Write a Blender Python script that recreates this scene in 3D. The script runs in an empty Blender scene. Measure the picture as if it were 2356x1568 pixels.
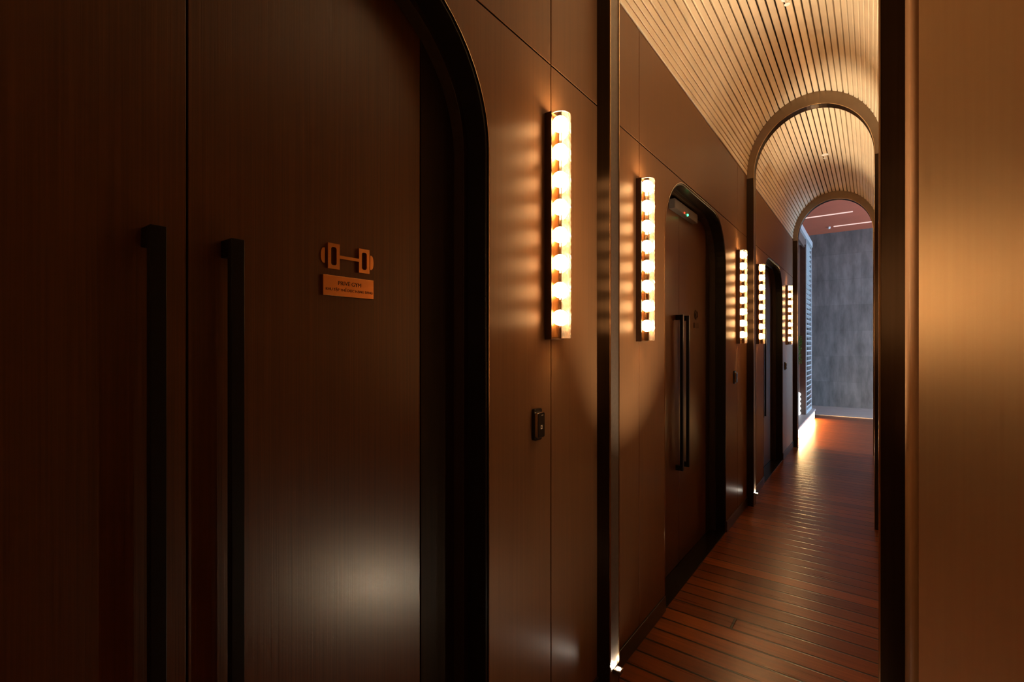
import bpy, bmesh, math, random
from mathutils import Vector, Matrix
PI = math.pi
random.seed(4)
sc = bpy.context.scene
C = sc.collection

# ------------------------------------------------------------------ helpers
def link(name, bm, mat, parent=None, smooth=False, bevel=0.0, seg=2):
    bmesh.ops.recalc_face_normals(bm, faces=bm.faces[:])
    me = bpy.data.meshes.new(name)
    bm.to_mesh(me); bm.free()
    o = bpy.data.objects.new(name, me)
    C.objects.link(o)
    for m in (mat if isinstance(mat, (list, tuple)) else [mat]):
        me.materials.append(m)
    if smooth:
        for p in me.polygons: p.use_smooth = True
    if bevel:
        b = o.modifiers.new('edge', 'BEVEL'); b.width = bevel; b.segments = seg
        b.limit_method = 'ANGLE'; b.angle_limit = math.radians(50)
    if parent is not None: o.parent = parent
    return o

def tag(o, label, cat, group=None, kind=None):
    o['label'] = label; o['category'] = cat
    if group: o['group'] = group
    if kind: o['kind'] = kind
    return o

def empty(name, loc=(0, 0, 0)):
    o = bpy.data.objects.new(name, None); o.empty_display_size = .1
    o.location = loc; C.objects.link(o)
    return o

def box(bm, x0, x1, y0, y1, z0, z1, M=None):
    vs = [bm.verts.new(Vector(p) if M is None else M @ Vector(p)) for p in
          ((x0,y0,z0),(x1,y0,z0),(x1,y1,z0),(x0,y1,z0),(x0,y0,z1),(x1,y0,z1),(x1,y1,z1),(x0,y1,z1))]
    for f in ((0,3,2,1),(4,5,6,7),(0,1,5,4),(1,2,6,5),(2,3,7,6),(3,0,4,7)):
        bm.faces.new([vs[i] for i in f])
    return vs

def B(*a):
    bm = bmesh.new(); box(bm, *a); return bm

def prism(bm, pts, axis, a0, a1):
    """pts: 2D loop. axis 'x' -> pts are (y,z); 'y' -> (x,z); 'z' -> (x,y)"""
    def P(p, a):
        return {'x': (a, p[0], p[1]), 'y': (p[0], a, p[1]), 'z': (p[0], p[1], a)}[axis]
    A = [bm.verts.new(P(p, a0)) for p in pts]; Bv = [bm.verts.new(P(p, a1)) for p in pts]
    n = len(pts)
    bm.faces.new(A); bm.faces.new(Bv[::-1])
    for i in range(n):
        j = (i + 1) % n
        bm.faces.new((A[i], Bv[i], Bv[j], A[j]))
    return bm

def strip_ring(bm, outer, inner, axis, a0, a1):
    """solid between two open paths with the same number of points"""
    def P(p, a):
        return {'x': (a, p[0], p[1]), 'y': (p[0], a, p[1]), 'z': (p[0], p[1], a)}[axis]
    n = len(outer)
    q = [[bm.verts.new(P(p, a)) for p in path] for path, a in ((outer, a0), (inner, a0), (inner, a1), (outer, a1))]
    for i in range(n - 1):
        for k in range(4):
            bm.faces.new((q[k][i], q[k][i+1], q[(k+1) % 4][i+1], q[(k+1) % 4][i]))
    bm.faces.new([q[k][0] for k in range(4)]); bm.faces.new([q[k][-1] for k in (3, 2, 1, 0)])
    return bm

def lathe(bm, prof, n, M=None, cap=False):
    rings = []
    for r, z in prof:
        rings.append([bm.verts.new((M or Matrix()) @ Vector((r*math.cos(2*PI*k/n), r*math.sin(2*PI*k/n), z))) for k in range(n)])
    for a, b in zip(rings, rings[1:]):
        for k in range(n):
            bm.faces.new((a[k], a[(k+1) % n], b[(k+1) % n], b[k]))
    if cap:
        bm.faces.new(rings[0][::-1]); bm.faces.new(rings[-1])
    return bm

# ------------------------------------------------------------------ materials
def new_mat(name):
    m = bpy.data.materials.new(name); m.use_nodes = True
    nt = m.node_tree
    return m, nt, nt.nodes['Principled BSDF']

def N(nt, typ, **kw):
    n = nt.nodes.new(typ)
    for k, v in kw.items(): setattr(n, k, v)
    return n

def coords(nt, scale):
    g = N(nt, 'ShaderNodeNewGeometry')
    mp = N(nt, 'ShaderNodeMapping'); mp.inputs['Scale'].default_value = scale
    nt.links.new(g.outputs['Position'], mp.inputs['Vector'])
    return mp.outputs['Vector']

def grain_mat(name, col_a, col_b, rough, metallic=0.0, spec=0.5, scale=(120, 120, 1.6), aniso=0.0, bump=0.0, rvar=0.08):
    """vertical-grain veneer / brushed sheet; horizontally spread highlight through anisotropy"""
    m, nt, p = new_mat(name)
    v = coords(nt, scale)
    no = N(nt, 'ShaderNodeTexNoise'); no.inputs['Scale'].default_value = 1.0; no.inputs['Detail'].default_value = 4
    nt.links.new(v, no.inputs['Vector'])
    rp = N(nt, 'ShaderNodeValToRGB')
    rp.color_ramp.elements[0].position = .3; rp.color_ramp.elements[0].color = (*col_a, 1)
    rp.color_ramp.elements[1].position = .7; rp.color_ramp.elements[1].color = (*col_b, 1)
    nt.links.new(no.outputs['Fac'], rp.inputs['Fac'])
    nt.links.new(rp.outputs['Color'], p.inputs['Base Color'])
    mr = N(nt, 'ShaderNodeMapRange'); mr.inputs['To Min'].default_value = rough - rvar; mr.inputs['To Max'].default_value = rough + rvar
    nt.links.new(no.outputs['Fac'], mr.inputs['Value']); nt.links.new(mr.outputs['Result'], p.inputs['Roughness'])
    p.inputs['Metallic'].default_value = metallic
    p.inputs['Specular IOR Level'].default_value = spec
    if aniso:
        p.inputs['Anisotropic'].default_value = aniso
        g = N(nt, 'ShaderNodeNewGeometry')
        cr = N(nt, 'ShaderNodeVectorMath', operation='CROSS_PRODUCT')
        cr.inputs[0].default_value = (0, 0, 1)
        nt.links.new(g.outputs['True Normal'], cr.inputs[1])
        nt.links.new(cr.outputs['Vector'], p.inputs['Tangent'])
    if bump:
        bp = N(nt, 'ShaderNodeBump'); bp.inputs['Strength'].default_value = bump; bp.inputs['Distance'].default_value = .001
        nt.links.new(no.outputs['Fac'], bp.inputs['Height']); nt.links.new(bp.outputs['Normal'], p.inputs['Normal'])
    return m

def plain_mat(name, col, rough=.5, metallic=0.0, spec=.5, var=.12, scale=18, bump=0.0):
    m, nt, p = new_mat(name)
    v = coords(nt, (scale, scale, scale))
    no = N(nt, 'ShaderNodeTexNoise'); no.inputs['Scale'].default_value = 1.0; no.inputs['Detail'].default_value = 3
    nt.links.new(v, no.inputs['Vector'])
    rp = N(nt, 'ShaderNodeValToRGB')
    rp.color_ramp.elements[0].position = .3; rp.color_ramp.elements[0].color = (*[c*(1-var) for c in col], 1)
    rp.color_ramp.elements[1].position = .7; rp.color_ramp.elements[1].color = (*[min(1, c*(1+var)) for c in col], 1)
    nt.links.new(no.outputs['Fac'], rp.inputs['Fac']); nt.links.new(rp.outputs['Color'], p.inputs['Base Color'])
    p.inputs['Roughness'].default_value = rough; p.inputs['Metallic'].default_value = metallic
    p.inputs['Specular IOR Level'].default_value = spec
    if bump:
        bp = N(nt, 'ShaderNodeBump'); bp.inputs['Strength'].default_value = bump; bp.inputs['Distance'].default_value = .002
        nt.links.new(no.outputs['Fac'], bp.inputs['Height']); nt.links.new(bp.outputs['Normal'], p.inputs['Normal'])
    return m

def emit_mat(name, col, strength):
    m = bpy.data.materials.new(name); m.use_nodes = True
    nt = m.node_tree; nt.nodes.remove(nt.nodes['Principled BSDF'])
    e = N(nt, 'ShaderNodeEmission'); e.inputs['Color'].default_value = (*col, 1); e.inputs['Strength'].default_value = strength
    nt.links.new(e.outputs[0], nt.nodes['Material Output'].inputs['Surface'])
    return m

def glass_mat(name, tint, gloss, rough, bump_scale=None, frost=0.0):
    m = bpy.data.materials.new(name); m.use_nodes = True
    nt = m.node_tree; nt.nodes.remove(nt.nodes['Principled BSDF'])
    t = N(nt, 'ShaderNodeBsdfTransparent'); t.inputs['Color'].default_value = (*tint, 1)
    g = N(nt, 'ShaderNodeBsdfGlossy'); g.inputs['Roughness'].default_value = rough; g.inputs['Color'].default_value = (1, .93, .82, 1)
    lw = N(nt, 'ShaderNodeLayerWeight'); lw.inputs['Blend'].default_value = .35
    mr = N(nt, 'ShaderNodeMapRange'); mr.inputs['To Min'].default_value = gloss; mr.inputs['To Max'].default_value = min(1, gloss + .6)
    mx = N(nt, 'ShaderNodeMixShader')
    nt.links.new(lw.outputs['Facing'], mr.inputs['Value']); nt.links.new(mr.outputs['Result'], mx.inputs['Fac'])
    nt.links.new(t.outputs[0], mx.inputs[1]); nt.links.new(g.outputs[0], mx.inputs[2])
    if bump_scale:
        v = coords(nt, bump_scale)
        vo = N(nt, 'ShaderNodeTexVoronoi'); vo.inputs['Scale'].default_value = 1.0
        nt.links.new(v, vo.inputs['Vector'])
        bp = N(nt, 'ShaderNodeBump'); bp.inputs['Strength'].default_value = .8; bp.inputs['Distance'].default_value = .004
        nt.links.new(vo.outputs['Distance'], bp.inputs['Height']); nt.links.new(bp.outputs['Normal'], g.inputs['Normal'])
    out = mx.outputs[0]
    if frost:                                   # pressed glass scatters part of what passes through it
        tr = N(nt, 'ShaderNodeBsdfTranslucent'); tr.inputs['Color'].default_value = (1, .96, .9, 1)
        m2 = N(nt, 'ShaderNodeMixShader'); m2.inputs['Fac'].default_value = frost
        nt.links.new(out, m2.inputs[1]); nt.links.new(tr.outputs[0], m2.inputs[2]); out = m2.outputs[0]
    nt.links.new(out, nt.nodes['Material Output'].inputs['Surface'])
    return m

def floor_mat():
    m, nt, p = new_mat('oiled red-brown decking')
    g = N(nt, 'ShaderNodeNewGeometry')
    br = N(nt, 'ShaderNodeTexBrick')
    br.offset = .5; br.offset_frequency = 97
    br.inputs['Scale'].default_value = 1.0; br.inputs['Brick Width'].default_value = 5.2
    br.inputs['Row Height'].default_value = .118; br.inputs['Mortar Size'].default_value = .008
    br.inputs['Mortar Smooth'].default_value = .5; br.inputs['Bias'].default_value = 0
    br.inputs['Color1'].default_value = (.125, .030, .0035, 1); br.inputs['Color2'].default_value = (.26, .068, .007, 1)
    br.inputs['Mortar'].default_value = (.012, .006, .004, 1)
    sh = N(nt, 'ShaderNodeMapping'); sh.inputs['Location'].default_value = (.597 + 2.6, 74*.118, 0)
    nt.links.new(g.outputs['Position'], sh.inputs['Vector']); nt.links.new(sh.outputs['Vector'], br.inputs['Vector'])
    mp = N(nt, 'ShaderNodeMapping'); mp.inputs['Scale'].default_value = (1.3, 46, 1)
    nt.links.new(g.outputs['Position'], mp.inputs['Vector'])
    no = N(nt, 'ShaderNodeTexNoise'); no.inputs['Scale'].default_value = 1.0; no.inputs['Detail'].default_value = 6; no.inputs['Roughness'].default_value = .65
    nt.links.new(mp.outputs['Vector'], no.inputs['Vector'])
    rp = N(nt, 'ShaderNodeValToRGB')
    rp.color_ramp.elements[0].position = .25; rp.color_ramp.elements[0].color = (.5, .45, .42, 1)
    rp.color_ramp.elements[1].position = .75; rp.color_ramp.elements[1].color = (1.25, 1.2, 1.15, 1)
    nt.links.new(no.outputs['Fac'], rp.inputs['Fac'])
    mu = N(nt, 'ShaderNodeMix', data_type='RGBA', blend_type='MULTIPLY'); mu.inputs['Factor'].default_value = 1
    nt.links.new(br.outputs['Color'], mu.inputs['A']); nt.links.new(rp.outputs['Color'], mu.inputs['B'])
    nt.links.new(mu.outputs['Result'], p.inputs['Base Color'])
    mr = N(nt, 'ShaderNodeMapRange'); mr.inputs['To Min'].default_value = .2; mr.inputs['To Max'].default_value = .4
    nt.links.new(no.outputs['Fac'], mr.inputs['Value']); nt.links.new(mr.outputs['Result'], p.inputs['Roughness'])
    p.inputs['Specular IOR Level'].default_value = .32
    ma = N(nt, 'ShaderNodeMath', operation='MULTIPLY_ADD'); ma.inputs[1].default_value = -1.0
    nt.links.new(br.outputs['Fac'], ma.inputs[0])
    ms = N(nt, 'ShaderNodeMath', operation='MULTIPLY'); ms.inputs[1].default_value = .25
    nt.links.new(no.outputs['Fac'], ms.inputs[0]); nt.links.new(ms.outputs[0], ma.inputs[2])
    bp = N(nt, 'ShaderNodeBump'); bp.inputs['Strength'].default_value = .6; bp.inputs['Distance'].default_value = .003
    nt.links.new(ma.outputs[0], bp.inputs['Height']); nt.links.new(bp.outputs['Normal'], p.inputs['Normal'])
    return m

def concrete_mat():
    m, nt, p = new_mat('grey stone tiles')
    g = N(nt, 'ShaderNodeNewGeometry')
    sx = N(nt, 'ShaderNodeSeparateXYZ'); nt.links.new(g.outputs['Position'], sx.inputs[0])
    cx = N(nt, 'ShaderNodeCombineXYZ'); nt.links.new(sx.outputs['X'], cx.inputs['X']); nt.links.new(sx.outputs['Z'], cx.inputs['Y'])
    off = N(nt, 'ShaderNodeMapping'); off.inputs['Location'].default_value = (.195, .0, 0)
    nt.links.new(cx.outputs[0], off.inputs['Vector'])
    br = N(nt, 'ShaderNodeTexBrick'); br.offset = 0.0
    br.inputs['Scale'].default_value = 1; br.inputs['Brick Width'].default_value = .634; br.inputs['Row Height'].default_value = .63
    br.inputs['Mortar Size'].default_value = .006; br.inputs['Mortar Smooth'].default_value = .3
    br.inputs['Color1'].default_value = (.19, .182, .172, 1); br.inputs['Color2'].default_value = (.24, .232, .222, 1); br.inputs['Mortar'].default_value = (.185, .18, .17, 1)
    nt.links.new(off.outputs[0], br.inputs['Vector'])
    mp = N(nt, 'ShaderNodeMapping'); mp.inputs['Scale'].default_value = (7, 1, 1.8); nt.links.new(g.outputs['Position'], mp.inputs['Vector'])
    no = N(nt, 'ShaderNodeTexNoise'); no.inputs['Scale'].default_value = 1; no.inputs['Detail'].default_value = 7; no.inputs['Roughness'].default_value = .6
    nt.links.new(mp.outputs[0], no.inputs['Vector'])
    rp = N(nt, 'ShaderNodeValToRGB')
    rp.color_ramp.elements[0].position = .3; rp.color_ramp.elements[0].color = (.6, .6, .6, 1)
    rp.color_ramp.elements[1].position = .7; rp.color_ramp.elements[1].color = (1.3, 1.3, 1.3, 1)
    nt.links.new(no.outputs['Fac'], rp.inputs['Fac'])
    mu = N(nt, 'ShaderNodeMix', data_type='RGBA', blend_type='MULTIPLY'); mu.inputs['Factor'].default_value = 1
    nt.links.new(br.outputs['Color'], mu.inputs['A']); nt.links.new(rp.outputs['Color'], mu.inputs['B'])
    nt.links.new(mu.outputs['Result'], p.inputs['Base Color'])
    p.inputs['Roughness'].default_value = .75
    return m

LAMP = (1.0, .62, .30)
M_wall = grain_mat('satin bronze veneer', (.18, .085, .036), (.215, .101, .043), .46, metallic=.15, spec=.25, aniso=.6, rvar=.05)
M_metalwall = grain_mat('brushed bronze sheet', (.95, .70, .47), (.98, .74, .50), .34, metallic=.85, spec=.6, aniso=.85, rvar=.05)
M_leaf = grain_mat('dark walnut veneer', (.072, .021, .0035), (.122, .038, .0065), .33, spec=1.0, scale=(260, 260, 2.2), aniso=.3, bump=.25)
M_jamb = grain_mat('dark stained jamb wood', (.022, .011, .005), (.032, .016, .007), .45, spec=.12)
M_black = plain_mat('blackened metal', (.012, .008, .005), .26, metallic=.1, spec=.15)
M_handle = plain_mat('matt black handle metal', (.007, .005, .004), .38, metallic=.1, spec=.25)
M_back = plain_mat('black wall backing', (.01, .007, .005), .8)
M_post = grain_mat('dark polished bronze', (.036, .022, .013), (.046, .028, .017), .32, metallic=.85, spec=.5, aniso=1.0, rvar=.03)
M_band = plain_mat('satin champagne bronze', (.25, .18, .12), .33, metallic=.75, var=.05)
M_inner = plain_mat('satin bronze inner face', (.16, .12, .09), .42, metallic=.6, var=.1, scale=60)
M_edge = plain_mat('polished bronze edge', (.62, .45, .28), .14, metallic=1, var=.03)
M_slat = plain_mat('champagne slat', (.82, .66, .46), .34, metallic=.1, spec=.5, var=.05, scale=7)
M_gap = plain_mat('dark slat backing', (.05, .03, .018), .8)
M_skirt = plain_mat('black skirting', (.03, .018, .011), .28, spec=.5)
M_floor = floor_mat()
M_brass = plain_mat('copper-toned brass', (.95, .52, .22), .2, metallic=1, var=.03, scale=60)
M_plate = grain_mat('brushed copper plate', (.92, .46, .18), (.97, .50, .21), .2, metallic=1, scale=(300, 300, 4), aniso=.4, rvar=.04)
M_ink = plain_mat('brown engraved lettering', (.10, .035, .012), .5)
M_reflector = plain_mat('amber brass reflector', (.50, .24, .08), .3, metallic=1, var=.04)
M_sconce = plain_mat('dark bronze sconce plate', (.09, .05, .03), .3, metallic=.8)
M_glassA = glass_mat('clear thick glass', (.72, .66, .58), .05, .05)
M_glassB = glass_mat('beaded pressed glass', (.90, .86, .80), .18, .12, (160, 160, 42), .018)
M_bulb = emit_mat('warm globe bulb', (1.0, .66, .34), 66)
M_seam = plain_mat('bronze seam', (.10, .06, .035), .3, metallic=.8)
M_led = emit_mat('cool white diode', (1.0, .76, .46), 1250)
M_ledsoft = emit_mat('soft white diode', (1.0, .90, .74), 220)
M_steel = plain_mat('brushed steel', (.35, .33, .30), .3, metallic=1)
M_white = plain_mat('white enamel', (.93, .91, .87), .35)
M_rubber = plain_mat('black plastic', (.012, .010, .009), .22)
M_chrome = plain_mat('bright trim', (.7, .62, .52), .16, metallic=1)
M_mark = plain_mat('pale printed mark', (.75, .68, .55), .5)
M_lockbox = plain_mat('grey anodised lock', (.16, .125, .10), .4, metallic=.5)
M_red = emit_mat('red indicator', (1, .05, .02), 1)
M_green = emit_mat('green indicator', (.05, 1, .25), 2)
M_concrete = concrete_mat()
M_terra = plain_mat('terracotta ceiling paint', (.60, .15, .075), .7, var=.04, scale=3)
M_plaster = plain_mat('dark plaster', (.16, .12, .10), .8)
M_stone = plain_mat('pale stone', (.55, .50, .47), .45, var=.08, scale=6)
M_lobbyceil = plain_mat('tan ceiling paint', (.50, .36, .24), .6, var=.05, scale=4)
M_palefloor = plain_mat('pale stone paving', (.55, .47, .43), .28, var=.08, scale=5)
M_louver = plain_mat('pale grey powder coat', (.55, .60, .62), .4, var=.04)
M_brownpost = plain_mat('brown powder coat', (.15, .105, .085), .45)
M_strip = emit_mat('plinth light strip', (1.0, .60, .24), 32)
M_slot = emit_mat('dim linear lamp', (1.0, .72, .66), .4)
M_leafgreen = plain_mat('green leaf', (.10, .33, .05), .5, var=.4, scale=40)
M_stem = plain_mat('brown stem', (.12, .07, .04), .7)
M_daygaps = emit_mat('lantern white', (.9, .95, 1.0), .6)

# ------------------------------------------------------------------ geometry constants
XL = -.9375            # face of the panelled left wall
XR = .08               # face of the right wall inside the vaulted bays
XD = -1.06             # face of the door leaves
ZG = 2.533             # horizontal panel joint
ZS = 3.11              # springing of the vault
ARCH = [(1.84, 1.93), (4.90, 4.99), (8.20, 8.29)]
XC = (XL + XR) / 2; RA = (XR - XL) / 2; RB = .62
DOORS = [dict(n=1, t0=-.36, t1=1.118, seam=.352, r=.42, st=.168),
         dict(n=2, t0=2.672, t1=4.098, seam=3.306, r=.38, st=.13),
         dict(n=3, t0=5.775, t1=7.17, seam=6.33, r=.38, st=.13)]
LAMPS = [1.473, 2.303, 4.514, 5.386, 7.50]
ZTOP = 2.523

def door_path(t0, t1, zt, r, n=14):
    pts = [(t0, 0.0), (t0, zt - r)]
    for k in range(1, n + 1):
        a = PI - (PI/2) * k / n
        pts.append((t0 + r + r*math.cos(a), zt - r + r*math.sin(a)))
    for k in range(0, n):
        a = PI/2 - (PI/2) * k / n
        pts.append((t1 - r + r*math.cos(a), zt - r + r*math.sin(a)))
    pts += [(t1, zt - r), (t1, 0.0)]
    return pts

# ------------------------------------------------------------------ floor
fl = link('floor', B(-4.0, 4.2, -5.4, 14.4, -.12, 0), M_floor)
tag(fl, 'red-brown wooden deck boards running across the corridor', 'floor', kind='structure')
fs = link('trim_1', B(-3.4, 4.2, 12.35, 14.2, 0, .012), M_palefloor)
tag(fs, 'pale stone strip of floor along the foot of the grey tiled wall', 'floor strip', kind='structure')

# ------------------------------------------------------------------ left wall: backing + panels with open joints
bm = bmesh.new()
box(bm, -1.25, -1.085, -5.4, 8.29, 0, 3.5)
T_ALL = [(-5.2, 1.84), (1.93, 4.90), (4.99, 8.20)]
for (a, b), d in zip(T_ALL, DOORS):
    p = door_path(d['t0'] - .02, d['t1'] + .02, ZTOP + .02, d['r'])
    prism(bm, [(a, 0)] + p + [(b, 0), (b, 3.3 if a < 0 else ZS - .01), (a, 3.3 if a < 0 else ZS - .01)], 'x', -.99, XL - .018)
wl = link('wall_left', bm, M_back)
tag(wl, 'panelled bronze-brown wall with doors along the corridor', 'wall', kind='structure')
G = .0027
GR = [[-.70, 1.473], [2.303, 4.514], [5.386, 7.50]]
for (a, b), d, (g0, g1) in zip(T_ALL, DOORS, GR):
    cuts = [a, g0, g1, b]
    zt_ = 3.30 if a < 0 else ZS - .01
    for i in range(3):
        y0 = cuts[i] + (G if i else 0); y1 = cuts[i+1] - (G if i < 2 else 0)
        link('wall_panel', B(XL - .018, XL, y0, y1, ZG + G, zt_), M_wall, wl, bevel=.0012, seg=1)
        bm = bmesh.new()
        if i == 1:
            prism(bm, [(y0, 0)] + door_path(d['t0'], d['t1'], ZTOP, d['r']) + [(y1, 0), (y1, ZG - G), (y0, ZG - G)], 'x', XL - .018, XL)
        else:
            box(bm, XL - .018, XL, y0, y1, 0, ZG - G)
        link('wall_panel', bm, M_wall, wl, bevel=.0012, seg=1)
# skirting, broken at the doors
k = 1
for (a, b), d in zip(T_ALL, DOORS):
    for y0, y1 in ((a, d['t0']), (d['t1'], b)):
        o = link('baseboard_left' if k == 1 else 'baseboard_left.%03d' % (k-1), B(XL, XL + .009, y0, y1, 0, .088), M_skirt, bevel=.002)
        tag(o, ['black skirting strip before the gym door', 'black skirting strip between the gym door and the first archway',
                'black skirting strip between the first archway and the door with the lock box', 'black skirting strip between the lock box door and the second archway',
                'black skirting strip just past the second archway', 'black skirting strip between the last door and the third archway'][k-1], 'skirting', kind='structure')
        k += 1

# ------------------------------------------------------------------ right wall with rounded end and the lobby face beside the camera
pts = [(XR, 8.29), (XR, 1.638)]
for i in range(1, 9):
    a = PI + (PI/2) * i / 8
    pts.append((XR + .018 + .018*math.cos(a), 1.638 + .018*math.sin(a)))
pts += [(3.2, 1.62), (3.2, 1.80), (.22, 1.80), (.22, 8.29)]
bm = prism(bmesh.new(), pts, 'z', 0, 3.5)
for f in bm.faces:
    c = f.calc_center_median()
    f.material_index = 0 if (len(f.verts) == 4 and c.y < 1.63 and c.x > .15) else 1
o = link('wall_right', bm, [M_metalwall, M_wall])
tag(o, 'brushed bronze wall with a rounded corner opposite the doors', 'wall', kind='structure')
o = link('wall_lobby', prism(bmesh.new(), [(2.2, 1.62), (2.2, -5.2), (-1.25, -5.2), (-1.25, -5.4), (2.4, -5.4), (2.4, 1.62)], 'z', 0, 3.5), M_wall)
tag(o, 'brown panelled lobby walls enclosing the camera side', 'wall', kind='structure')

# ------------------------------------------------------------------ ceilings
def ell(a, ra=RA, rb=RB, z0=ZS):
    return (XC + ra*math.cos(a), z0 + rb*math.sin(a))
def vault(name, y0, y1, label):
    bm = bmesh.new()
    n = 48
    outer = [ell(PI - PI*k/n, RA + .05, RB + .05) for k in range(n+1)]
    inner = [ell(PI - PI*k/n, RA + .022, RB + .022) for k in range(n+1)]
    strip_ring(bm, outer, inner, 'y', y0, y1)
    root = link(name, bm, M_gap, smooth=False)
    tag(root, label, 'ceiling', kind='structure')
    # slats at equal arc length
    L = [0]; m = 600
    ps = [ell(PI - PI*k/m) for k in range(m+1)]
    for p, q in zip(ps, ps[1:]): L.append(L[-1] + math.dist(p, q))
    cnt = 39; bm = bmesh.new(); pitch = L[-1]/cnt
    for i in range(cnt):
        s = (i + .5)*pitch
        j = min(range(m+1), key=lambda q: abs(L[q]-s))
        p = Vector((ps[j][0], 0, ps[j][1]))
        d0, d1 = ps[max(0, j-1)], ps[min(m, j+1)]
        t = Vector((d1[0]-d0[0], 0, d1[1]-d0[1])).normalized()
        nr = Vector((t.z, 0, -t.x))              # towards the axis or away
        if nr.dot(Vector((XC, 0, ZS)) - p) < 0: nr = -nr
        w = pitch*.40
        hw = [p - t*w - nr*.022, p + t*w - nr*.022, p + t*w + nr*.0, p + t*(w-.003) + nr*.003, p - t*(w-.003) + nr*.003, p - t*w + nr*.0]
        A = [bm.verts.new((v.x, y0, v.z)) for v in hw]; Bv = [bm.verts.new((v.x, y1, v.z)) for v in hw]
        bm.faces.new(A); bm.faces.new(Bv[::-1])
        for q in range(6):
            bm.faces.new((A[q], Bv[q], Bv[(q+1) % 6], A[(q+1) % 6]))
    link('ceiling_slats', bm, M_slat, root)
    return root
vault('ceiling', 1.93, 4.90, 'champagne slatted barrel vault between the first and second archways')
vault('ceiling.001', 4.99, 8.20, 'champagne slatted barrel vault between the second and third archways')
bm = bmesh.new(); box(bm, -1.25, 3.2, -5.4, 1.84, 3.3, 3.5)
o = link('ceiling.002', bm, M_lobbyceil); tag(o, 'flat brown ceiling over the lobby', 'ceiling', kind='structure')
o = link('ceiling.003', B(-1.4, 3.4, -5.5, 8.4, 3.95, 4.1), M_plaster); tag(o, 'dark slab above the corridor vaults', 'ceiling', kind='structure')

# ------------------------------------------------------------------ archways
IA, IB = RA - .058, .512
def archway(name, y0, y1, label):
    n = 48
    bm = bmesh.new()
    outer = [ell(PI - PI*k/n, RA + .05, RB + .05, ZS - .03) for k in range(n+1)]
    inner = [ell(PI - PI*k/n, IA, IB, ZS) for k in range(n+1)]
    inner[0] = (XC - IA, ZS - .03); inner[-1] = (XC + IA, ZS - .03)
    inner.insert(1, (XC - IA, ZS)); inner.insert(-1, (XC + IA, ZS))
    outer.insert(1, (outer[0][0], ZS)); outer.insert(-1, (outer[-1][0], ZS))
    strip_ring(bm, outer, inner, 'y', y0, y1)
    bm.normal_update()
    bmesh.ops.recalc_face_normals(bm, faces=bm.faces[:])
    for f in bm.faces:
        c = f.calc_center_median(); nn = f.normal
        if abs(nn.y) < .5 and nn.dot(Vector((XC, c.y, ZS - .2)) - c) > 0: f.material_index = 1
    root = link(name, bm, [M_band, M_post], bevel=.0015)
    tag(root, label, 'archway', kind='structure')
    for s in (-1, 1):
        xi = XC + s*IA; xo = XL - .02 if s < 0 else XR + .02
        bm = B(min(xi, xo), max(xi, xo), y0, y1, 0, ZS - .03)
        for f in bm.faces:
            if abs(f.calc_center_median().x - xi) < 1e-4: f.material_index = 1
        link('post', bm, [M_post, M_inner], root, bevel=.002)
    # slim bright bead round the inner edge of the front face
    path = [(XC - IA, 0)] + inner + [(XC + IA, 0)]
    cin = [(XC + (p[0]-XC)*(1 - .004/IA) if True else 0, p[1] - (.004 if p[1] > ZS else 0)) for p in path]
    bm = bmesh.new(); strip_ring(bm, path, cin, 'y', y0 - .001, y0 + .005)
    link('edge_bead', bm, M_edge, root)
    bm = bmesh.new(); strip_ring(bm, path, cin, 'y', y1 - .005, y1 + .001)
    link('edge_bead', bm, M_edge, root)
    return root
archway('trim_2', *ARCH[0], 'dark bronze archway framing the entrance to the first vaulted bay')
archway('trim_3', *ARCH[1], 'bronze archway ringing the middle of the vaulted corridor')
archway('trim_4', *ARCH[2], 'bronze archway at the far end opening on the tiled hall')
# wall over the vault ends
for nm, y0, y1 in (('wall_transom', 1.85, 1.92), ('wall_transom.001', 8.2, 8.28)):
    bm = bmesh.new(); n = 40
    arc = [ell(PI - PI*k/n, RA + .03, RB + .03, ZS - .03) for k in range(n+1)]
    prism(bm, [(-1.3, ZS - .03)] + arc + [(1.5, ZS - .03), (1.5, 4.1), (-1.3, 4.1)], 'y', y0, y1)
    o = link(nm, bm, M_wall); tag(o, 'wall above the first archway' if y0 < 5 else 'wall above the third archway', 'wall', kind='structure')

# ------------------------------------------------------------------ doors
def bar_handle(t0, t1, parent):
    bm = bmesh.new()
    box(bm, -1.030, -1.010, t0, t1, .662, 1.716)
    for z in (.662, 1.716 - .035):
        box(bm, XD - .001, -1.030, t0, t1, z, z + .035)
    return link('handle', bm, M_handle, parent, bevel=.0015)

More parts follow.
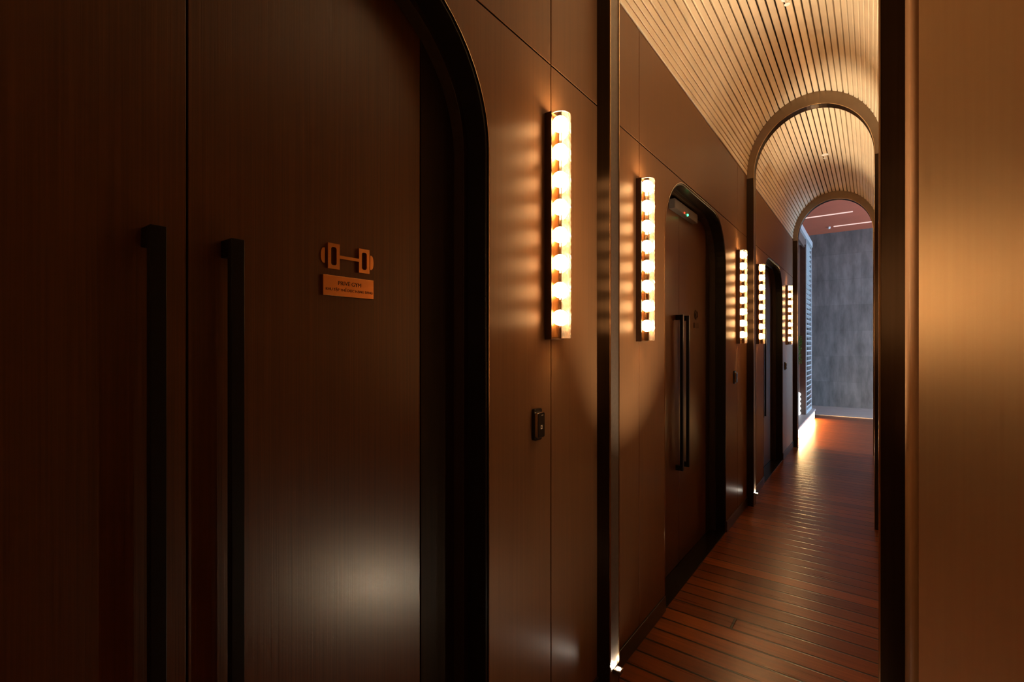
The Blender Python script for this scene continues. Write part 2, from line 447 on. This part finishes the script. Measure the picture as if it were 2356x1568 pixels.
def door(d, label):
    t0, t1, r, seam, st = d['t0'], d['t1'], d['r'], d['seam'], d['st']
    root = empty('door_%d' % d['n'], ((XL+XD)/2, seam, 0))
    tag(root, label, 'door', kind='structure')
    def sub(name, bm, mat, **kw):
        o = link(name, bm, mat, root, **kw); o.matrix_parent_inverse = Matrix.Translation(root.location).inverted(); return o
    P = lambda q: door_path(t0 + q, t1 - q, ZTOP - q, r - q)
    sub('frame_liner', strip_ring(bmesh.new(), P(0), P(.014), 'x', XL - .002, -1.02), M_black, bevel=.0012)
    sub('edge_bead', strip_ring(bmesh.new(), P(0), P(.0025), 'x', XL - .001, XL + .002), M_edge)
    sub('jamb', strip_ring(bmesh.new(), P(0), P(.032), 'x', -1.012, XD + .004), M_jamb, bevel=.0012)
    # fixed surround at the door plane with a rectangular cut-out for the leaves
    a0, a1, zt = t0 + st, t1 - st, ZTOP - .05
    inn = door_path(a0, a1, zt, .012, 14)
    sub('surround', strip_ring(bmesh.new(), P(.0), inn, 'x', XD + .004, XD - .02), M_jamb)
    sub('threshold', B(XD - .02, XL, t0 + .014, t1 - .014, 0, .006), M_black, bevel=.001)
    for y0, y1, h in ((a0 + .002, seam - .002, (seam - .073, seam - .048)), (seam + .002, a1 - .002, (seam + .060, seam + .085))):
        lf = sub('door_leaf', B(XD - .024, XD, y0, y1, .008, zt - .002), M_leaf, bevel=.001)
        hd = bar_handle(h[0], h[1], lf); hd.matrix_parent_inverse = Matrix()
        hd.matrix_parent_inverse = Matrix.Identity(4)
    return root
door(DOORS[0], 'dark walnut double door with round-topped frame, copper emblem and name plate')
door(DOORS[1], 'dark double door with long bar handles beneath the grey lock box')
door(DOORS[2], 'dark double door between the second and third archways')

# ------------------------------------------------------------------ emblem and name plate on the gym door
def rrect(y0, y1, z0, z1, r, n=6):
    pts = []
    for cy, cz, a0 in ((y1-r, z1-r, 0), (y0+r, z1-r, PI/2), (y0+r, z0+r, PI), (y1-r, z0+r, 1.5*PI)):
        for k in range(n+1):
            a = a0 + PI/2*k/n
            pts.append((cy + r*math.cos(a), cz + r*math.sin(a)))
    return pts
EX = XD + .010
em = empty('dumbbell_emblem', (XD, .705, 1.7217))
tag(em, 'copper dumbbell emblem fixed on the gym door above its name plate', 'emblem')
def epart(name, bm, mat, parent, **kw):
    o = link(name, bm, mat, parent, **kw)
    o.matrix_parent_inverse = Matrix.Translation(parent.location).inverted(); return o
for y0, y1 in ((.6455, .6775), (.7330, .7650)):
    bm = bmesh.new()
    inn = rrect(y0 + .0085, y1 - .0085, 1.6905 + .009, 1.7530 - .009, .0055)
    outp = []
    for ci, (oy, oz) in enumerate(((y1, 1.7530), (y0, 1.7530), (y0, 1.6905), (y1, 1.6905))):
        for k in range(7): outp.append((oy, oz))
    strip_ring(bm, outp + [outp[0]], inn + [inn[0]], 'x', XD + .0005, EX)
    bmesh.ops.remove_doubles(bm, verts=bm.verts[:], dist=1e-6)
    epart('weight_plate', bm, M_brass, em)
epart('grip_bar', B(XD + .0005, EX, .6775, .7330, 1.7180, 1.7258), M_brass, em)
for yc, sg in ((.6410, -1), (.7715, 1)):
    pts = [(yc, 1.7407), (yc, 1.7027)]
    pts += [(yc + sg*.0105*math.sin(PI*(k+1)/10)**.6, 1.7217 - .019*math.cos(PI*(k+1)/10)) for k in range(9)]
    epart('end_cap', prism(bmesh.new(), pts, 'x', XD + .0005, XD + .004), M_brass, em)

npl = link('name_plate', B(XD + .0005, XD + .009, .6335, .7790, 1.6249, 1.6748), M_plate, bevel=.0006)
tag(npl, 'brushed copper name plate with two lines of lettering on the gym door', 'sign')
def lettering(body, size, y, z, parent, x):
    cu = bpy.data.curves.new('lettering', 'FONT'); cu.body = body; cu.size = size; cu.align_x = 'CENTER'; cu.align_y = 'CENTER'
    cu.extrude = .0003
    to = bpy.data.objects.new('lettering_tmp', cu); C.objects.link(to)
    bpy.context.view_layer.update()
    dg = bpy.context.evaluated_depsgraph_get()
    me = bpy.data.meshes.new_from_object(to.evaluated_get(dg))
    bpy.data.objects.remove(to)
    me.materials.clear(); me.materials.append(M_ink)
    o = bpy.data.objects.new('lettering', me); C.objects.link(o)
    w = max(v.co.x for v in me.vertices) - min(v.co.x for v in me.vertices)
    o.matrix_world = Matrix.Translation((x, y, z)) @ Matrix.Rotation(PI/2, 4, 'Z') @ Matrix.Rotation(PI/2, 4, 'X')
    o.parent = parent
    return o, w
o, w = lettering('PRIV\u00c9 GYM', .0150, .707, 1.6570, npl, XD + .0093); o.scale = (.066/w,)*3
o['label'] = 'brown upper line of lettering'
o, w = lettering('KHU T\u1eacP TH\u1ec2 D\u1ee4C H\u1ea0NG SANG', .0105, .7075, 1.6405, npl, XD + .0093); o.scale = (.134/w,)*3
o['label'] = 'smaller brown lower line of lettering'

# emblem + plate of the middle door (small, dark)
e2 = empty('round_emblem', (XD, 3.700, 1.741))
tag(e2, 'small dark round emblem on the door below the grey lock box', 'emblem')
Mx = Matrix.Translation((XD + .0005, 3.700, 1.741)) @ Matrix.Rotation(PI/2, 4, 'Y')
bm = bmesh.new(); lathe(bm, [(.026, 0), (.036, 0), (.036, .006), (.026, .006), (.026, 0)], 32, Mx)
epart('ring', bm, M_sconce, e2)
bm = bmesh.new(); lathe(bm, [(.001, 0), (.012, 0), (.012, .006), (.001, .006)], 20, Mx)
epart('boss', bm, M_sconce, e2)
p2 = link('name_plate.001', B(XD + .0005, XD + .006, 3.645, 3.755, 1.640, 1.680), M_sconce, bevel=.0006)
tag(p2, 'small dark name plate below the round emblem', 'sign')

# ------------------------------------------------------------------ sconces
def shell(bm, a0, a1, r0, r1, z0, z1, nz, beads=0.0, na=10):
    g = []
    for k in range(nz + 1):
        z = z0 + (z1 - z0)*k/nz
        row = []
        for i in range(na + 1):
            a = a0 + (a1 - a0)*i/na
            rr = r1 + beads*abs(math.sin(PI*(z - z0)/.0252))
            row.append((bm.verts.new((r0*math.cos(a), r0*math.sin(a), z)), bm.verts.new((rr*math.cos(a), rr*math.sin(a), z))))
        g.append(row)
    for k in range(nz):
        for i in range(na):
            for c in (0, 1):
                bm.faces.new((g[k][i][c], g[k][i+1][c], g[k+1][i+1][c], g[k+1][i][c]))
        for i in (0, na):
            bm.faces.new((g[k][i][0], g[k][i][1], g[k+1][i][1], g[k+1][i][0]))
    for k in (0, nz):
        for i in range(na):
            bm.faces.new((g[k][i][0], g[k][i][1], g[k][i+1][1], g[k][i+1][0]))
    return bm

def make_sconce(label):
    # local frame: origin on the wall face at the sconce foot, +x out of the wall, y along the wall
    root = empty('wall_sconce'); tag(root, label, 'wall lamp', 'glass tube sconces along the panelled wall')
    H = .806
    bm = B(-.001, .010, -.043, .043, -.004, H + .004)
    box(bm, .010, .029, -.043, -.0395, -.004, H + .004); box(bm, .010, .029, .0395, .043, -.004, H + .004)
    for z0_ in (-.004, H + .0005): box(bm, .010, .029, -.0395, .0395, z0_, z0_ + .0035)
    bp_ = link('back_plate', bm, M_sconce, root)
    link('reflector', B(.010, .013, -.030, .030, .004, H - .004), M_reflector, bp_)
    Tc = Matrix.Translation((.040, 0, 0))
    d = math.radians
    for nm, a0, a1, mat, bd in (('glass_side', -54.5, -128, M_glassA, 0), ('glass_front', -53.5, 53.5, M_glassB, .0022), ('glass_side', 54.5, 128, M_glassA, 0)):
        bm = shell(bmesh.new(), d(a0), d(a1), .0325, .0365, 0, H, 128 if bd else 1, bd, 14)
        bmesh.ops.transform(bm, matrix=Tc, verts=bm.verts[:])
        o = link(nm, bm, mat, root, smooth=False)
        o['label'] = 'beaded glass front' if bd else 'clear glass side'
    for a in (-54, 54):
        bm = bmesh.new(); box(bm, .0318, .0392, -.0007, .0007, 0, H, Tc @ Matrix.Rotation(d(a), 4, 'Z'))
        link('seam_strip', bm, M_seam, root)
    for k in range(8):
        bm = bmesh.new(); bmesh.ops.create_uvsphere(bm, u_segments=20, v_segments=14, radius=.0285)
        bmesh.ops.transform(bm, matrix=Matrix.Translation((.0385, 0, .075 + .1001*k)), verts=bm.verts[:])
        link('bulb', bm, M_bulb, root, smooth=True)
    return root
def copy_tree(o, parent=None):
    c = o.copy(); C.objects.link(c)
    if parent is not None: c.parent = parent
    for ch in o.children: copy_tree(ch, c)
    return c
SL = ['glass tube sconce of eight bulbs between the gym door and the first dark archway post',
      'glass tube sconce of eight bulbs between the first archway post and the lock box door',
      'glass tube sconce of eight bulbs between the lock box door and the second archway',
      'glass tube sconce of eight bulbs just past the second archway post, before the last door',
      'glass tube sconce of eight bulbs between the last door and the third archway']
proto = make_sconce(SL[0])
for i, t in enumerate([1.473, 2.303, 4.514, 5.386, 7.50, -.70, -1.55, -3.70, -4.55]):  # lobby ones are unseen, added behind the camera to brighten the bronze wall
    o = proto if i == 0 else copy_tree(proto)
    o.location = (XL, t, 1.530)
    o['label'] = SL[i] if i < 5 else 'glass tube sconce of eight bulbs ' + ['on the far side of the gym door', 'second from the gym door in the lobby', 'third from the gym door in the lobby', 'fourth from the gym door in the lobby'][i-5]

# ------------------------------------------------------------------ card readers
def reader(t, label, proto=None):
    root = empty('card_reader', (XL, t, 1.18)); tag(root, label, 'card reader', 'card readers beside the doors')
    link('housing', prism(bmesh.new(), rrect(-.0235, .0235, -.006, .104, .008), 'x', -.001, .012), M_rubber, root, bevel=.001)
    link('bezel', prism(bmesh.new(), rrect(-.0215, .0215, .004, .092, .007), 'x', .012, .023), M_chrome, root, bevel=.0008)
    fc = link('face', prism(bmesh.new(), rrect(-.0202, .0202, .0055, .0905, .006), 'x', .023, .0255), M_rubber, root, bevel=.0008)
    bm = bmesh.new()
    strip_ring(bm, [(-.0055, .034), (-.0055, .048), (.0055, .048), (.0055, .034), (-.0055, .034)], [(-.0022, .038), (-.0022, .044), (.0022, .044), (.0022, .038), (-.0022, .038)], 'x', .0255, .0258)
    link('symbol', bm, M_mark, fc)
    link('indicator', B(.0255, .0258, -.001, .010, .081, .0835), M_mark, fc)
    return root
r0 = reader(1.372, 'black card reader on the panel under the sconce beside the gym door')
for t, l in ((4.375, 'card reader between the lock box door and the second archway'), (7.345, 'black card reader between the last door and the third archway')):
    c = copy_tree(r0); c.location = (XL, t, 1.19); c['label'] = l

# ------------------------------------------------------------------ lock box on the middle door
lk = link('magnetic_lock', B(XD + .0005, XD + .042, 3.095, 3.60, 2.405, 2.468), M_lockbox, bevel=.003)
tag(lk, 'grey magnetic lock box with red and green lights at the top of the middle door', 'door lock')
for nm, m, t in (('red_light', M_red, 3.285), ('green_light', M_green, 3.355)):
    bm = bmesh.new(); bmesh.ops.create_uvsphere(bm, u_segments=12, v_segments=8, radius=.0065 if m is M_red else .0085)
    bmesh.ops.transform(bm, matrix=Matrix.Translation((XD + .043, t, 2.412)), verts=bm.verts[:])
    link(nm, bm, m, lk, smooth=True)

# ------------------------------------------------------------------ small uplights at the foot of the archway posts
def uplight(y, side, label, lens=None):
    xi = XC + side*IA
    root = empty('post_uplight', (xi, y, .10)); tag(root, label, 'uplight', 'uplights on the archway posts')
    s = -side; dy = .055 if side < 0 else .022
    bm = bmesh.new(); box(bm, min(0, s*.030), max(0, s*.030), dy - .018, dy + .018, 0, .020)
    bd = link('body', bm, M_steel, root, bevel=.002)
    bm = bmesh.new(); lathe(bm, [(.0001, .0195), (.0105, .0195), (.0105, .0206), (.0001, .0208)], 16, Matrix.Translation((s*.016, dy, 0)))
    link('lens', bm, lens or M_ledsoft, bd, smooth=True)
    return root
def uplight_beam(y, side, e):
    L = bpy.data.lights.new('uplight_beam', 'SPOT'); L.energy = e; L.color = (1, .84, .60)
    L.spot_size = math.radians(50); L.spot_blend = .6; L.shadow_soft_size = .008
    o = bpy.data.objects.new('uplight_beam', L); C.objects.link(o)
    o.location = (XC + side*IA - side*.018, y + (.055 if side < 0 else .022), .135); o.rotation_euler = (PI - math.radians(10), side*math.radians(-22), 0)
for y, sd, e in ((1.84, -1, 230), (1.84, 1, 80), (4.90, -1, 230)): uplight_beam(y, sd, e)
uplight(1.84, -1, 'tiny bright uplight at the foot of the first archway post beside the sconce wall')
uplight(4.90, -1, 'tiny bright uplight at the foot of the second archway post')
uplight(1.84, 1, 'tiny bright uplight at the foot of the first archway post by the bronze wall')
wu = uplight(1.60, 1, 'small bright uplight low on the bronze wall opposite the gym door', M_led)
wu.location = (.105, 1.62 - .041, .17)  # out-of-view light added to put a glow on the gym door

# ------------------------------------------------------------------ ceiling sprinklers
def sprinkler(y, label):
    z = ZS + RB - .002
    root = empty('ceiling_sprinkler', (XC, y, z)); tag(root, label, 'sprinkler', 'sprinklers in the slatted vault')
    bm = bmesh.new(); lathe(bm, [(.001, 0), (.036, 0), (.036, -.006), (.028, -.011), (.012, -.013), (.001, -.013)], 24)
    link('rosette', bm, M_white, root)
    bm = bmesh.new(); lathe(bm, [(.008, -.012), (.008, -.028), (.004, -.032), (.004, -.044), (.001, -.044)], 12)
    nz = link('nozzle', bm, M_white, root)
    bm = bmesh.new(); lathe(bm, [(.001, -.044), (.017, -.044), (.017, -.046), (.001, -.046)], 16)
    link('deflector', bm, M_white, nz)
sprinkler(3.47, 'small white sprinkler in the vault before the second archway')
sprinkler(6.57, 'small white sprinkler in the vault past the second archway')

# ------------------------------------------------------------------ tiled hall beyond the third archway
o = link('wall_back', B(-3.6, 4.2, 14.2, 14.4, 0, 4.5), M_concrete); tag(o, 'grey stone-tiled wall closing the hall', 'wall', kind='structure')
o = link('ceiling.004', B(-3.6, 4.2, 8.29, 14.4, 4.33, 4.5), M_terra); tag(o, 'terracotta red ceiling of the tiled hall', 'ceiling', kind='structure')
o = link('wall_hall', B(-3.8, -3.6, 8.2, 14.4, 0, 4.5), M_plaster); tag(o, 'dark side wall of the hall behind the louvres', 'wall', kind='structure')
bm = bmesh.new(); box(bm, -3.6, -1.0, 8.29, 8.4, 0, 4.4); box(bm, .12, 4.2, 8.29, 8.4, 0, 4.4); box(bm, -1.0, .12, 8.3, 8.4, 3.76, 4.4)
o = link('wall_front', bm, M_plaster); tag(o, 'dark hall wall around the third archway', 'wall', kind='structure')
bm = bmesh.new(); box(bm, 4.0, 4.2, 8.4, 14.2, 2.9, 4.4); box(bm, 4.0, 4.2, 8.4, 9.2, 0, 2.9)
o = link('wall_window', bm, M_plaster); tag(o, 'hall wall around its tall window opening', 'wall', kind='structure')
wf = bmesh.new()
for y in (9.2, 10.85, 12.5, 14.13): box(wf, 4.02, 4.1, y, y + .06, 0, 2.9)
box(wf, 4.02, 4.1, 9.2, 14.2, 2.83, 2.9); box(wf, 4.02, 4.1, 9.2, 14.2, 0, .07)
o = link('window_1', wf, M_black); tag(o, 'tall hall window letting in cool daylight', 'window', kind='structure')
# plinth with light strip
pl = link('plinth', B(-3.59, -.955, 8.41, 11.72, 0, .165), M_stone); tag(pl, 'low pale plinth with a glowing edge beneath the louvre screen', 'plinth')
link('top_slab', B(-3.59, -.93, 8.41, 11.75, .165, .20), M_stone, pl, bevel=.003)
o = link('light_strip', B(-.955, -.95, 8.42, 11.71, .01, .16), M_strip, pl); o['label'] = 'glowing white strip'
# louvre screen
ls = empty('louvre_screen', (-1.02, 11.2, .2)); tag(ls, 'tall pale grey louvre screen standing on the plinth in the hall', 'screen')
epart('frame_post', B(-1.06, -1.0, 10.72, 10.77, .2, 3.67), M_louver, ls)
epart('frame_post', B(-1.06, -1.0, 11.69, 11.75, .2, 3.67), M_louver, ls)
epart('top_rail', B(-1.06, -.985, 9.65, 11.75, 3.58, 3.69), M_louver, ls, bevel=.003)
epart('fascia', B(-1.05, -1.02, 9.65, 10.72, 3.40, 3.58), M_brownpost, ls)
epart('bottom_rail', B(-1.06, -1.0, 10.77, 11.69, .2, .26), M_louver, ls)
zz = .31
while zz < 3.55:
    Mb = Matrix.Translation((-1.03, 0, zz)) @ Matrix.Rotation(math.radians(-24), 4, 'Y')
    bm = bmesh.new(); box(bm, -.028, .028, 10.77, 11.69, -.010, .010, Mb)
    epart('blade', bm, M_louver, ls); zz += .1
ps = link('pillar', B(-1.095, -1.0, 10.60, 10.70, .2, 3.45), M_brownpost, bevel=.003); tag(ps, 'slim brown pillar standing in front of the louvre screen', 'pillar')
o = link('edge_strip', B(-1.118, -1.096, 10.6, 10.64, .2, 3.45), M_stone, ps); o['label'] = 'pale edge strip'
# plant and stand-in for bright louvre gaps seen past the pillar
pt = empty('leafy_shrub', (-1.125, 10.535, .2)); tag(pt, 'green leafy shrub on the plinth beside the brown pillar', 'plant')
bm = bmesh.new()
for k in range(5):
    a = k*1.25; p = Vector((0, 0, 0))
    box(bm, -.003 + .008*math.cos(a), .003 + .008*math.cos(a), -.003 + .008*math.sin(a), .003 + .008*math.sin(a), 0, 1.42)
link('stem', bm, M_stem, pt)
bm = bmesh.new()
for k in range(420):
    c = Vector((max(-.06, min(.06, random.gauss(0, .03))), max(-.02, min(.02, random.gauss(0, .012))), random.uniform(.98, 1.50)))
    R = Matrix.Rotation(random.uniform(0, 6.3), 4, 'Z') @ Matrix.Rotation(random.uniform(-1, 1), 4, 'X')
    vs = [bm.verts.new(c + R @ Vector(q)) for q in ((0, 0, 0), (.010, .012, .006), (0, .03, .0), (-.010, .012, .006))]
    bm.faces.new(vs)
o = link('foliage', bm, M_leafgreen, pt)
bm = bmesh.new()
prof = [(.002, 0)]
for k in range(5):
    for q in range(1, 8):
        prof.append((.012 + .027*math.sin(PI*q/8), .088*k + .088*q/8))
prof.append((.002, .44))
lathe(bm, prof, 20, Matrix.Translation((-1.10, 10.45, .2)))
o = link('lantern', bm, M_daygaps, smooth=True); tag(o, 'white bulbous lantern on the plinth at the foot of the shrub', 'lantern')  # glowing bulges stand in for daylight seen through louvre gaps
# linear ceiling lamps + spot
for nm, x0, x1, y, l in (('linear_lamp', -1.9, -.31, 12.2, 'thin linear lamp in the terracotta ceiling closer to the archway'), ('linear_lamp.001', -.71, .9, 13.45, 'thin linear lamp in the terracotta ceiling closer to the tiled wall')):
    o = link(nm, B(x0, x1, y - .02, y + .02, 4.316, 4.332), M_slot); tag(o, l, 'ceiling lamp', 'linear lamps in the terracotta ceiling')
bm = bmesh.new(); lathe(bm, [(.001, 0), (.03, 0), (.03, -.03), (.022, -.05), (.001, -.05)], 16, Matrix.Translation((-.80, 13.45, 4.33)))
o = link('ceiling_spotlight', bm, M_white); tag(o, 'tiny spotlight on the terracotta ceiling beside the linear lamp', 'spotlight')

# ------------------------------------------------------------------ world: overcast daylight reaching the hall through its window
w = bpy.data.worlds.new('sky'); sc.world = w; w.use_nodes = True
bg = w.node_tree.nodes['Background']; bg.inputs['Color'].default_value = (.44, .70, 1.0, 1); bg.inputs['Strength'].default_value = 4.2
pd = bpy.data.lights.new('window_portal', 'AREA'); pd.shape = 'RECTANGLE'; pd.size = 5.0; pd.size_y = 2.9; pd.cycles.is_portal = True
po = bpy.data.objects.new('window_portal', pd); C.objects.link(po); po.location = (3.98, 11.7, 1.45); po.rotation_euler = (0, math.radians(90), 0)

# ------------------------------------------------------------------ camera
cd = bpy.data.cameras.new('camera'); cd.sensor_width = 36; cd.lens = 36*1090/2356
cd.shift_y = 13/2356; cd.clip_start = .02
co = bpy.data.objects.new('camera', cd); C.objects.link(co)
co.location = (0, 0, 1.5); co.rotation_euler = (PI/2, 0, math.atan(827/1090))
sc.camera = co
sc.view_settings.view_transform = 'Standard'; sc.view_settings.look = 'None'
sc.view_settings.exposure = 1.4; sc.view_settings.gamma = 1
sc.cycles.transparent_max_bounces = 24
sc.cycles.max_bounces = 8
